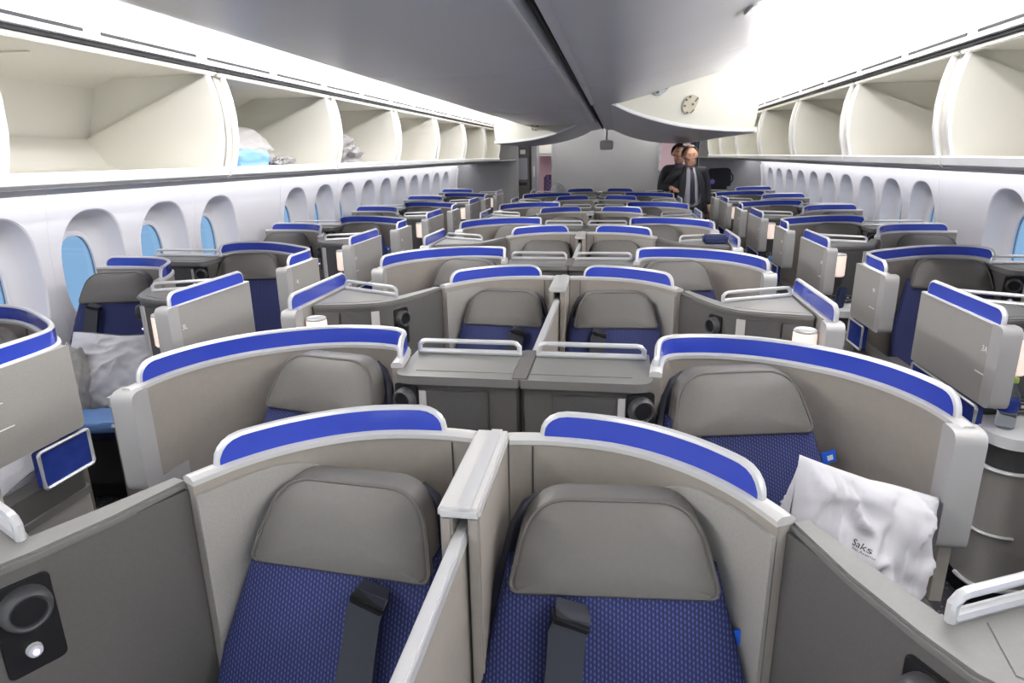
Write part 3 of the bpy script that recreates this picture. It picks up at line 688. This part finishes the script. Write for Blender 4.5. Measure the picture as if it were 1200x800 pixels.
for i in range(1, 12):
    isB = i % 2 == 1; y0 = PITCH * ((i - 1) // 2)
    for cn, s, x0, win in COLS:
        at = lambda u, y: (x0 + s * u, y0 + y, 0)
        rn = '%s, %s' % (rowname(i), cn)
        if isB:
            u0 = -.10 if win else .034
            place(('sB', s, win), lambda: shell_B(s, u0), at(.28, 1.2), 'curved grey seat shell with blue top band, away from aisle, %s' % rn, 'seat shell', 'curved seat shells beside window or centre line')
            co = place(('cB', s), lambda: console_B(s), at(.8, .75), 'dark grey aisle console with silver rail and blue aisle screen, %s' % rn, 'console', 'aisle side consoles')
            place(('cab', s), lambda: side_cabinet(s), at(.82, .36), 'low grey aisle cabinet with white top and silver trim, %s' % rn, 'cabinet', 'low cabinets beside the aisle')
            a = s * math.radians(14 if win else 4.5); loc = at(.211, .862) if win else at(.277, .715); key = ('seatB', s)
            bx = .075 if s < 0 else -.085
            if not win:
                pass
            else: bx = -.10 if s > 0 else .09
            place(('seatB', s, win), lambda: (lambda r: (seat_extras(r, s, bx, .035 * win), r)[1])(seat(s, .035 * win)), loc, 'navy seat with loose belt, set away from aisle, %s' % rn, 'seat', 'navy seats set away from the aisle', rz=a)
        else:
            place(('sA', s, win), lambda: shell_A(s, win), at(.65, 1.8), 'wide grey aisle seat shell wrapping forward with blue top band, %s' % rn, 'seat shell', 'wrapping aisle seat shells')
            place(('cA', s, win), lambda: console_A(s, -.13 if win else .0), at(.18, 1.7), 'boxy dark grey console with silver rail and pale door strip, %s' % rn, 'console', 'consoles beside aisle seats')
            place(('arm', s), lambda: armrest_A(s), at(.9, 1.4), 'grey aisle armrest cabinet beneath the wrapping shell, %s' % rn, 'armrest', 'aisle armrest cabinets')
            a = s * math.radians(12); loc = at(.585, 1.49) if win else at(.64, 1.345)
            place(('seatA', s, win), lambda: (lambda r: (seat_extras(r, s, 0, .045), r)[1])(seat(s, .045)), loc, 'navy seat with grey headrest angled towards the aisle, %s' % rn, 'seat', 'navy seats angled towards the aisle', rz=a)
    if isB:
        place('post', centre_post, (XC, y0 + 1.05, 0), 'pale grey capped centre post between two shells, %s' % rowname(i), 'post', 'centre posts between the middle seats')
        place('div', divider, (XC, y0 + .55, 0), 'thin sliding divider panel with silver top edge, %s' % rowname(i), 'divider', 'divider panels between the middle seats')
    else:
        place('joint', centre_joint, (XC, y0 + 1.7, 0), 'dark grey joint strip between the two middle consoles, %s' % rowname(i), 'joint strip', 'joint strips between middle consoles')
# row placards on the aisle panels of the window columns
bpy.context.view_layer.update()
for o in list(COL.objects):
    if o.name.split('.')[0] in ('console', 'seat_shell') and 'window column' in o.get('label', '') and (o['label'].startswith('dark') or o['label'].startswith('wide')):
        left = 'left' in o['label'].split(',')[-1]; row = next(i for i in range(1, 12) if rowname(i) in o['label'])
        s = 1 if left else -1; B = o['label'].startswith('dark')
        ou, oy = (.8, .75) if B else (.65, 1.8); yy = .475 if B else 1.475
        if not B: yy = 1.46
        Mx = Matrix.Translation((s * (1.0095 - ou), yy - oy, H - .655)) @ Matrix.Rotation(s * PI / 2, 4, 'Z') @ Matrix.Rotation(PI / 2, 4, 'X')
        p = text_mesh('%d%s' % (row, 'L' if left else 'A'), .030, 'row_placard', 'white', o, Mx)
        MB().box(1.008, 1.0095, yy - .035, yy + .035, -.7425, -.739).build('placard_line', 'white', p, s, (ou, oy, 0))

# ------------------------------------------------------------------ soft goods and loose items
def cushion(name, label, w_, h_, t_, loc, rot, material, seed, wr=.010, cat='pillow', fr=6.5, n=48, group=None, pinch=.12):
    mb = MB(); rings = []
    for side in (1, -1):
        P = []
        for i in range(n + 1):
            row = []
            for j in range(n + 1):
                u, v = i / n * 2 - 1, j / n * 2 - 1
                e = max(0, (1 - abs(u) ** 2.6) * (1 - abs(v) ** 2.6)) ** .5; ang = seed; ca, sa = math.cos(ang), math.sin(ang)
                fold = (1 - abs(noise.noise(Vector(((u * ca + v * sa) * 3.4 + 1.3 * noise.noise(Vector((u * 1.5, v * 1.5, seed))), (v * ca - u * sa) * .9, seed * 1.7 + side))))  * 2.2) ** 3
                x = u * w_ / 2 * (1 - pinch * (1 - abs(v)) * abs(u) ** 3 * .5); z = v * h_ / 2 * (1 - pinch * (1 - abs(u)) * abs(v) ** 3 * .5)
                q = Vector((x * fr + seed, z * fr - seed, seed * .7 + side))
                d = noise.noise(q) * wr * 1.5 + abs(noise.noise(q * 2.1 + Vector((3, 1, 2)))) * wr * 1.6 - abs(noise.noise(Vector((q.x * .7 + q.z, q.y * 2.6, 1)))) * wr * 1.4
                row.append((x + noise.noise(q * .6) * wr * .5, side * (e * t_ / 2 + (d + max(0, fold) * wr * 1.6) * min(1, e * 1.6)), z + noise.noise(q * .6 + Vector((9, 9, 9))) * wr * .8))
            P.append(row)
        mb.grid(P)
    bmesh.ops.remove_doubles(mb.bm, verts=mb.bm.verts, dist=w_ * .004)
    o = mb.build(name, material, eye=False, smooth=180); o.location = loc; o.rotation_euler = rot
    return tag(o, label, cat, group)
def blob(name, label, sx, sy, sz, loc, rz, material, seed, wr=.25, cat='blanket', fr=5, group=None, ridged=True):
    """crumpled cloth heap with a flat underside"""
    t = bmesh.new(); bmesh.ops.create_icosphere(t, subdivisions=5, radius=1)
    for v in t.verts:
        c = v.co.copy(); q = c * fr * .35 + Vector((seed, seed * 2, -seed))
        d = noise.noise(q) * wr + (abs(noise.noise(q * 2.3)) - .2) * wr * .9 + (abs(noise.noise(q * 5 + Vector((1, 4, 2)))) - .2) * wr * .3
        c = c * (1 + d)
        if c.z < -.55: c.z = -.55
        c.x = math.copysign(abs(c.x) ** .8, c.x); c.y = math.copysign(abs(c.y) ** .8, c.y)
        v.co = (c.x * sx, c.y * sy, (c.z + .55) * sz)
    mb = MB(); mb._merge(t); o = mb.build(name, material, eye=False, smooth=180); o.location = loc; o.rotation_euler = (0, 0, rz)
    return tag(o, label, cat, group)
# pillow on the right centre seat of the second row
p = cushion('pillow', 'white pillow with small black script leaning in the second row right centre seat', .345, .36, .13, (XC + .748, 1.245, H - .822), (math.radians(-20), math.radians(20), math.radians(14)), 'linen', 3.1, .013)
for txt, sz, dz in (('Saks', .020, 0), ('Fifth Avenue', .0075, -.012)):
    tx = text_mesh(txt, sz, 'script', 'black', p, Matrix.Translation((-.052, 0, .040 + dz)) @ Matrix.Rotation(math.radians(14), 4, 'Y') @ Matrix.Rotation(PI / 2, 4, 'X') @ Matrix.Shear('XZ', 4, (.3, 0)), .0)
    bpy.context.view_layer.update()
    for v in tx.data.vertices:      # the print follows the cloth
        hit, co, nn, ix = p.ray_cast(Vector((v.co.x, -.5, v.co.z)), Vector((0, 1, 0)))
        v.co.y = (co.y if hit else -.07) - .0012
# left window column, third row: pillow, gray linen, blue packet
cushion('pillow', 'white pillow propped on the third row left window seat', .47, .40, .13, (XC - 2.5 + .315, 2.665, H - 1.005), (math.radians(-26), math.radians(3), math.radians(10)), 'linen', 8.3, .013)
blob('blanket', 'crumpled grey blanket beside the white pillow on the left window seat', .10, .12, .20, (XC - 2.5 + .17, 2.53, H - 1.165), .2, 'grey_linen', 4.4, .28, fr=7)
def packet(name, label, sx, sy, sz, loc, rz, material, group=None, seed=1, cat='blanket'):
    mb = MB(); t = bmesh.new(); bmesh.ops.create_cube(t, size=1); bmesh.ops.subdivide_edges(t, edges=t.edges[:], cuts=9, use_grid_fill=True)
    for v in t.verts:
        c = v.co.copy(); a = [math.copysign(.5 * abs(2 * q) ** .8, q) for q in c]
        l = Vector(c).length; k_ = (1 - .16 * max(0, l - .5) / .37)
        z = c.z * k_; q = Vector((c.x * 7 + seed, c.y * 7, c.z * 3))
        v.co = (c.x * sx * k_ + noise.noise(q) * .006, c.y * sy * k_ + noise.noise(q + Vector((5, 5, 5))) * .006, (z + .5) * sz + noise.noise(q * 1.3) * .007 * (c.z > 0))
    mb._merge(t); o = mb.build(name, material, eye=False, smooth=60); o.location = loc; o.rotation_euler = (0, 0, rz); return tag(o, label, cat, group)
packet('blanket_packet', 'folded light blue blanket packet on the front of the third row left window seat', .32, .20, .055, (XC - 2.5 + .44, 2.40, H - 1.168), .2, 'sky_plastic')
cushion('pillow', 'white pillow low at the left frame edge on the second row window seat', .40, .40, .12, (XC - 2.5 + .70, 1.60, H - .985), (math.radians(-66), 0, math.radians(-14)), 'linen', 5.2, .012)
# right aisle: bottle, pouch, white pillow by the aisle
def bottle():
    r = thing('water_bottle', 'clear plastic water bottle on the white aisle cabinet, third row right window', 'bottle', (XC + 2.5 - .915, 1.8235 + .450, H - .925))
    pr = [(.0, 0), (.024, 0), (.0285, .006), (.029, .03), (.027, .036), (.029, .042), (.027, .05), (.029, .057), (.029, .112), (.027, .122), (.020, .140), (.0125, .155), (.0115, .165), (.0, .165)]
    MB().lathe(pr, n=24).build('body', 'clear', r, eye=False)
    MB().lathe([(.0115, .164), (.0145, .165), (.0145, .180), (.013, .182), (.0, .182)], n=20).build('cap', 'lime', r, eye=False)
    MB().lathe([(.0293, .062), (.0297, .063), (.0297, .105), (.0293, .106)], n=24).build('paper_label', 'blue_panel', r, eye=False)
bottle()
mb = MB(); mb.box(-.03, .03, -.012, .012, 0, .13, .008); o = mb.build('pouch', 'kit', eye=False); o.location = (XC + 2.5 - .90, 3 * 1.8235 - 1.8235 + .42, H - .925); o.rotation_euler = (.0, .12, .3); tag(o, 'small navy pouch standing on the aisle cabinet, fifth row right window', 'pouch')
packet('wrapped_pack', 'clear blue wrapped pack on the seventh row right window cabinet', .12, .12, .05, (XC + 2.5 - .86, 3 * 1.8235 + .35, H - .925), .3, 'sky_plastic', cat='packet')
# navy kit box on right centre console, fifth row
r = thing('amenity_box', 'navy zipped box on the fifth row right centre console', 'box', (XC + .885, 2 * 1.8235 + .68, H + TOP + .0055))
MB().box(-.075, .075, -.05, .05, 0, .058, .012, 3).build('case', 'kit', r, eye=False)
MB().tube([(-.076, -.051, .036), (.076, -.051, .036), (.076, .051, .036), (-.076, .051, .036)], .003, 6, closed=True).build('zip', 'navy_plain', r, eye=False)
blob('white_cloth', 'small crumpled white cloth on top of the eleventh row left centre shell', .10, .07, .10, (XC - .62, 5 * 1.8235 + .72, H + TOP + .005), .4, 'linen', 2.2, .3, cat='cloth')
packet('green_packet', 'pale green folded packet on the ninth row right centre console', .12, .08, .03, (XC + .86, 4 * 1.8235 + .68, H + TOP + .0055), .3, 'cream_dark', cat='packet')
# in the bins
blob('bundle', 'grey wrapped bundle at the back of the second left overhead bin', .17, .33, .135, (-1.90, 3.40, H - .040), .0, 'grey_linen', 6.1, .12, cat='blanket')
packet('blanket_packet', 'light blue plastic wrapped packet lying in the second left overhead bin', .16, .34, .09, (-1.69, 3.18, H - .038), .05, 'sky_plastic', seed=4)
blob('cloth', 'small dark crumpled cloth beside the blue packet in the left bin', .055, .13, .035, (-1.66, 3.55, H - .040), .2, 'stripe_cloth', 9.3, .4, cat='cloth')
blob('striped_blanket', 'crumpled grey and black blanket in the third left overhead bin', .13, .30, .12, (-1.74, 4.48, H - .041), .1, 'stripe_cloth', 7.7, .42, fr=9)
# black bag by the far bulkhead
r = thing('garment_bag', 'black bag with violet badge standing by the right rear bulkhead', 'bag', (1.94, 11.70, 0))
MB().prism(rounded([(-.21, -.56), (.21, -.56), (.195, -.29), (.14, -.255), (-.15, -.265), (-.17, -.30)], .04), -.07, .07, .02, axis='y').build('body', 'bag_black', r)
MB().prism([(-.10 + .04 * math.cos(t * PI / 8), -.48 + .04 * math.sin(t * PI / 8)) for t in range(16)], -.076, -.068, axis='y').build('badge', 'violet', r)
MB().tube([(.20, -.03, -.34), (.235, -.03, -.38), (.24, -.03, -.46), (.21, -.03, -.50)], .012, 6).build('handle', 'bag_black', r)
MB().box(-.15, .15, -.05, .05, -H, -.55, .01).build('lower_body', 'bag_black', r)

# ------------------------------------------------------------------ beyond the doorways
r = thing('galley_cart', 'dark grey galley unit seen through the left doorway', 'galley unit', (-1.62, 12.9, 0))
MB().box(-.20, .20, -.3, .3, -H, .34, .01).build('body', 'console', r)
MB().box(-.16, .16, -.315, -.298, -.45, -.05, .01).build('door', 'steel', r); MB().box(.02, .12, -.32, -.312, .02, .10, .004).build('notice', 'white', r)
MB().box(-.1, .15, -.32, -.30, -.56, -.50, .01).build('handle', 'black', r)
r = thing('door_frame', 'pale grey upright panel inside the left doorway', 'panel', (-1.33, 12.6, 0))
MB().box(-.05, .05, -.05, .4, -H, .34, .012).build('body', 'steel', r); MB().box(-.012, .012, -.058, -.048, -.4, -.2, .004).build('latch', 'silver', r)
for i, (x, y) in enumerate(((-1.10, 14.0), (-1.16, 14.6))):
    r = thing('economy_seat', 'purple plaid seat back seen through the left doorway, %s' % ('nearer' if i == 0 else 'farther'), 'seat', (x, y, 0), group='plaid seats behind the left doorway')
    MB().box(-.2, .2, -.05, .05, -1.1, -.42, .04, 3).build('backrest', 'plaid', r); MB().box(-.2, .2, -.45, -.02, -1.18, -1.05, .03, 3).build('seat_cushion', 'plaid', r); MB().box(-.18, .18, -.4, 0, -H, -1.17, .01).build('seat_base', 'dark', r)
r = thing('overhead_bin', 'white overhead bin seen through the left doorway', 'bin', (-1.2, 14.2, 0))
MB().prism(rounded([(-.35, -.02), (.25, -.02), (.33, .06), (.25, .839), (-.35, .839)], .04), -.6, .6, .01, axis='y').build('body', 'white', r)
MB().box(-.3, .2, -.62, -.598, .02, .30, .008).build('end_panel', 'cream', r)
r = thing('curtain', 'dark blue grey curtain at the right side of the right doorway', 'curtain', (1.60, 12.18, 0))
mb = MB(); f = [(-.10 + .012 * j, .02 * math.sin(j * 1.1)) for j in range(18)]; mb.loft([[(x, y, z) for x, y in f] + [(x, y + .008, z) for x, y in f[::-1]] for z in (-H + .02, .33)]); mb.build('cloth', 'curtain', r)
MB().tube([(-.12, .004, .332), (.13, .004, .332)], .007, 6).build('rod', 'steel', r)
r = thing('galley_shelf', 'narrow galley shelf unit with pale boxes in right doorway', 'shelf', (1.02, 12.9, 0))
MB().box(-.09, .03, -.15, .15, -H, -.32, .006).box(-.09, .03, -.15, .15, .18, .34, .006).box(-.09, -.07, -.15, .15, -.32, .18).build('frame', 'steel', r)
for z0 in (-.30, -.12, .03): MB().box(-.065, .02, -.12, .1, z0, z0 + .12, .008).build('box', 'white', r)

# ------------------------------------------------------------------ people
def skin(name, verts, edges, material, parent, lev=2, root=0):
    me = bpy.data.meshes.new(name); me.from_pydata([v[:3] for v in verts], edges, []); o = bpy.data.objects.new(name, me); COL.objects.link(o)
    sk = o.modifiers.new('s', 'SKIN'); sk.use_smooth_shade = True; sb = o.modifiers.new('b', 'SUBSURF'); sb.levels = sb.render_levels = lev
    for i, v in enumerate(verts):
        d = me.skin_vertices[0].data[i]; rr = v[3]; d.radius = rr if isinstance(rr, tuple) else (rr, rr); d.use_root = i == root
    bpy.context.view_layer.update()
    m2 = bpy.data.meshes.new_from_object(o.evaluated_get(bpy.context.evaluated_depsgraph_get())); o.modifiers.clear(); o.data = m2; m2.name = name
    m2.materials.clear(); m2.materials.append(MAT[material]); m2.polygons.foreach_set('use_smooth', [True] * len(m2.polygons))
    if parent: o.parent = parent
    return o
def person(label, loc, rz, ht, hair, arm_out, jacket_open, tilt=0, under='shirt'):
    """local frame: faces -y, feet at z=0; ht = standing height"""
    r = thing('person', label, 'person', loc, rz); r.rotation_euler = (0, tilt, rz); k_ = ht / 1.75
    def S(v): return tuple(c * k_ for c in v[:3]) + ((tuple(q * k_ for q in v[3]) if isinstance(v[3], tuple) else v[3] * k_),)
    # body: pelvis root, spine, neck, head; legs; arms; fingers - one continuous skin
    V = [(0, .02, .95, .09), (0, .02, 1.15, .09), (0, .02, 1.34, (.11, .07)), (0, .01, 1.43, .055), (0, -.005, 1.475, .052), (0, -.022, 1.530, (.088, .100)), (0, -.024, 1.612, (.104, .122)), (0, -.014, 1.690, (.088, .104)), (0, -.008, 1.735, (.042, .052))]
    E = [(0, 1), (1, 2), (2, 3), (3, 4), (4, 5), (5, 6), (6, 7), (7, 8)]
    def add(v, p): V.append(v); E.append((p, len(V) - 1)); return len(V) - 1
    # face: nose and chin and ears grown from the head
    nz = add((0, -.136, 1.596, .017), 6); ch = add((0, -.108, 1.508, .036), 5)
    for sx in (-1, 1): add((sx * .106, .0, 1.60, .016), 6)
    for sx in (-1, 1):
        h = add((sx * .085, .02, .88, .065), 0); kn = add((sx * .10, -.005, .50, .048), h); an = add((sx * .10, .02, .09, .042), kn); add((sx * .105, -.12, .04, .038), an)
    hands = []
    for sx in (-1, 1):
        sh = add((sx * .180, .02, 1.37, .040), 2)
        if sx == arm_out: el = add((sx * .37, .02, 1.20, .036), sh); wr = add((sx * .30, -.22, 1.215, .028), el); d = Vector((-sx * .30, -.9, -.22)).normalized()
        else: el = add((sx * .240, .05, 1.12, .036), sh); wr = add((sx * .238, -.05, .89, .028), el); d = Vector((0, -.15, -1)).normalized()
        w0 = Vector(V[wr][:3]); side = d.cross(Vector((0, 0, 1)) if abs(d.z) < .9 else Vector((0, 1, 0))).normalized()
        pm = add(tuple(w0 + d * .055) + ((.036, .020),), wr)
        nrm = d.cross(side)
        if nrm.z > 0: nrm = -nrm
        for j, (off, ln) in enumerate(((-.030, .062), (-.010, .074), (.010, .070), (.030, .054))):
            a = add(tuple(w0 + d * .095 + side * off) + (.0095,), pm); b_ = add(tuple(w0 + d * (.095 + ln * .5) + side * off * 1.1 + nrm * .008) + (.0085,), a); add(tuple(w0 + d * (.095 + ln * .85) + side * off * 1.1 + nrm * .03) + (.0075,), b_)
        t1 = add(tuple(w0 + d * .04 - side * .045 * sx) + (.011,), pm); add(tuple(w0 + d * .085 - side * .058 * sx + nrm * .01) + (.009,), t1)
    body = skin('body', [S(v) for v in V], E, 'skin', r)
    for sx in (-1, 1):
        MB().ball((sx * .030 * k_, -.142 * k_, 1.622 * k_), .0085 * k_, n=8).build('eye', 'dark', r, eye=False)
        MB().tube([(sx * .016 * k_, -.144 * k_, 1.648 * k_), (sx * .046 * k_, -.134 * k_, 1.648 * k_)], .005 * k_, 5).build('eyebrow', hair, r, eye=False)
    MB().tube([(-.024 * k_, -.132 * k_, 1.550 * k_), (0, -.143 * k_, 1.548 * k_), (.024 * k_, -.132 * k_, 1.550 * k_)], .0055 * k_, 6).build('mouth', 'pink_wall', r, eye=False)
    # hair: cap over the back and top
    t = bmesh.new(); bmesh.ops.create_uvsphere(t, u_segments=20, v_segments=14, radius=1)
    bmesh.ops.delete(t, geom=[v for v in t.verts if v.co.z < -.55 or (v.co.y < -.25 and v.co.z < (.74 if hair == 'hair_grey' else .50))], context='VERTS')
    for v in t.verts: v.co = Vector((v.co.x * .122, v.co.y * .140 - .010, v.co.z * .128 + 1.640)) * k_
    bmesh.ops.solidify(t, geom=t.faces[:], thickness=.008); mb = MB(); mb._merge(t); mb.build('hair', hair, r, eye=False, smooth=180)
    # clothes
    T = [(0, .0, .92, (.165, .125)), (0, .005, 1.12, (.155, .125)), (0, .012, 1.30, (.185, .125)), (0, .012, 1.40, (.15, .095)), (0, .008, 1.455, (.070, .065))]; TE = [(0, 1), (1, 2), (2, 3), (3, 4)]
    def addT(v, p): T.append(v); TE.append((p, len(T) - 1)); return len(T) - 1
    skin('shirt', [S(v) for v in [(0, -.015, .86, (.125, .112)), (0, -.022, 1.12, (.12, .118)), (0, -.020, 1.30, (.13, .118)), (0, -.016, 1.42, (.09, .080)), (0, -.006, 1.492, (.064, .062))]], [(0, 1), (1, 2), (2, 3), (3, 4)], under, r)
    for sx in (-1, 1):
        sh = addT((sx * .195, .012, 1.395, .078), 3)
        if sx == arm_out: el = addT((sx * .37, .02, 1.20, .066), sh); addT((sx * .305, -.205, 1.213, .046), el)
        else: el = addT((sx * .245, .04, 1.13, .064), sh); addT((sx * .238, -.05, .915, .048), el)
    if jacket_open:   # two front halves leave the shirt showing
        back = skin('jacket', [S((v[0], v[1] + (.035 if i < 5 else 0), v[2], v[3])) for i, v in enumerate(T)], TE, 'suit', r)
        for sx in (-1, 1):
            mb = MB(); rows = []
            for i, (z, xo, xi, yo, yi) in enumerate(((.80, .25, .175, -.10, -.155), (.95, .22, .135, -.105, -.155), (1.10, .19, .105, -.11, -.150), (1.24, .19, .085, -.10, -.145), (1.36, .17, .075, -.075, -.122), (1.43, .12, .066, -.045, -.088), (1.48, .085, .060, -.01, -.055))):
                rows.append([(sx * xo, yo + .05, z), (sx * (xo * .75 + xi * .25), yo - .02, z), (sx * (xo + xi) / 2, (yo + yi) / 2 - .010, z), (sx * xi, yi, z), (sx * (xi + .008), yi + .02, z), (sx * (xo + xi) / 2, (yo + yi) / 2 + .012, z)])
            mb.loft([[tuple(c * k_ for c in p) for p in rw] for rw in rows]); mb.build('lapel', 'suit', r, eye=False, smooth=60)
        tb = [(0, -.150, 1.455, .020), (0, -.163, 1.43, .016), (0, -.172, 1.36, .024), (0, -.172, 1.2, .032), (0, -.170, 1.06, .034), (0, -.166, .98, .038), (0, -.164, .95, .004)]
        tb = [(x, y + (.07 if i == 0 else .035 if i == 1 else 0), z, q) for i, (x, y, z, q) in enumerate(tb)]
        mb = MB(); mb.loft([[tuple(c * k_ for c in p) for p in ((-q, y, z), (q, y, z), (q, y + .010, z), (-q, y + .010, z))] for x, y, z, q in tb]); mb.build('tie', 'tie', r, eye=False)
    else: skin('jacket', [S(v) for v in T], TE, 'suit', r)
    skin('trousers', [S(v) for v in [(0, 0, .93, (.155, .12)), (.095, 0, .86, .105), (.10, -.012, .5, .078), (.10, .02, .11, .066), (-.095, 0, .86, .105), (-.10, -.012, .5, .078), (-.10, .02, .11, .066)]], [(0, 1), (1, 2), (2, 3), (0, 4), (4, 5), (5, 6)], 'suit', r)
    for sx in (-1, 1): MB().box((sx * .105 - .045) * k_, (sx * .105 + .045) * k_, -.19 * k_, .07 * k_, 0, .085 * k_, .03 * k_, 3).build('shoe', 'black', r, eye=False)
    return r
person('person in dark suit, white shirt and tie, reaching out with one arm', (XC + 1.33, 9.35, 0), math.radians(6), 1.69, 'hair_grey', -1, True, math.radians(-4))
person('person with dark hair standing behind the man in the suit', (XC + 1.16, 10.25, 0), math.radians(0), 1.72, 'hair_dark', 0, False, 0, 'tie')
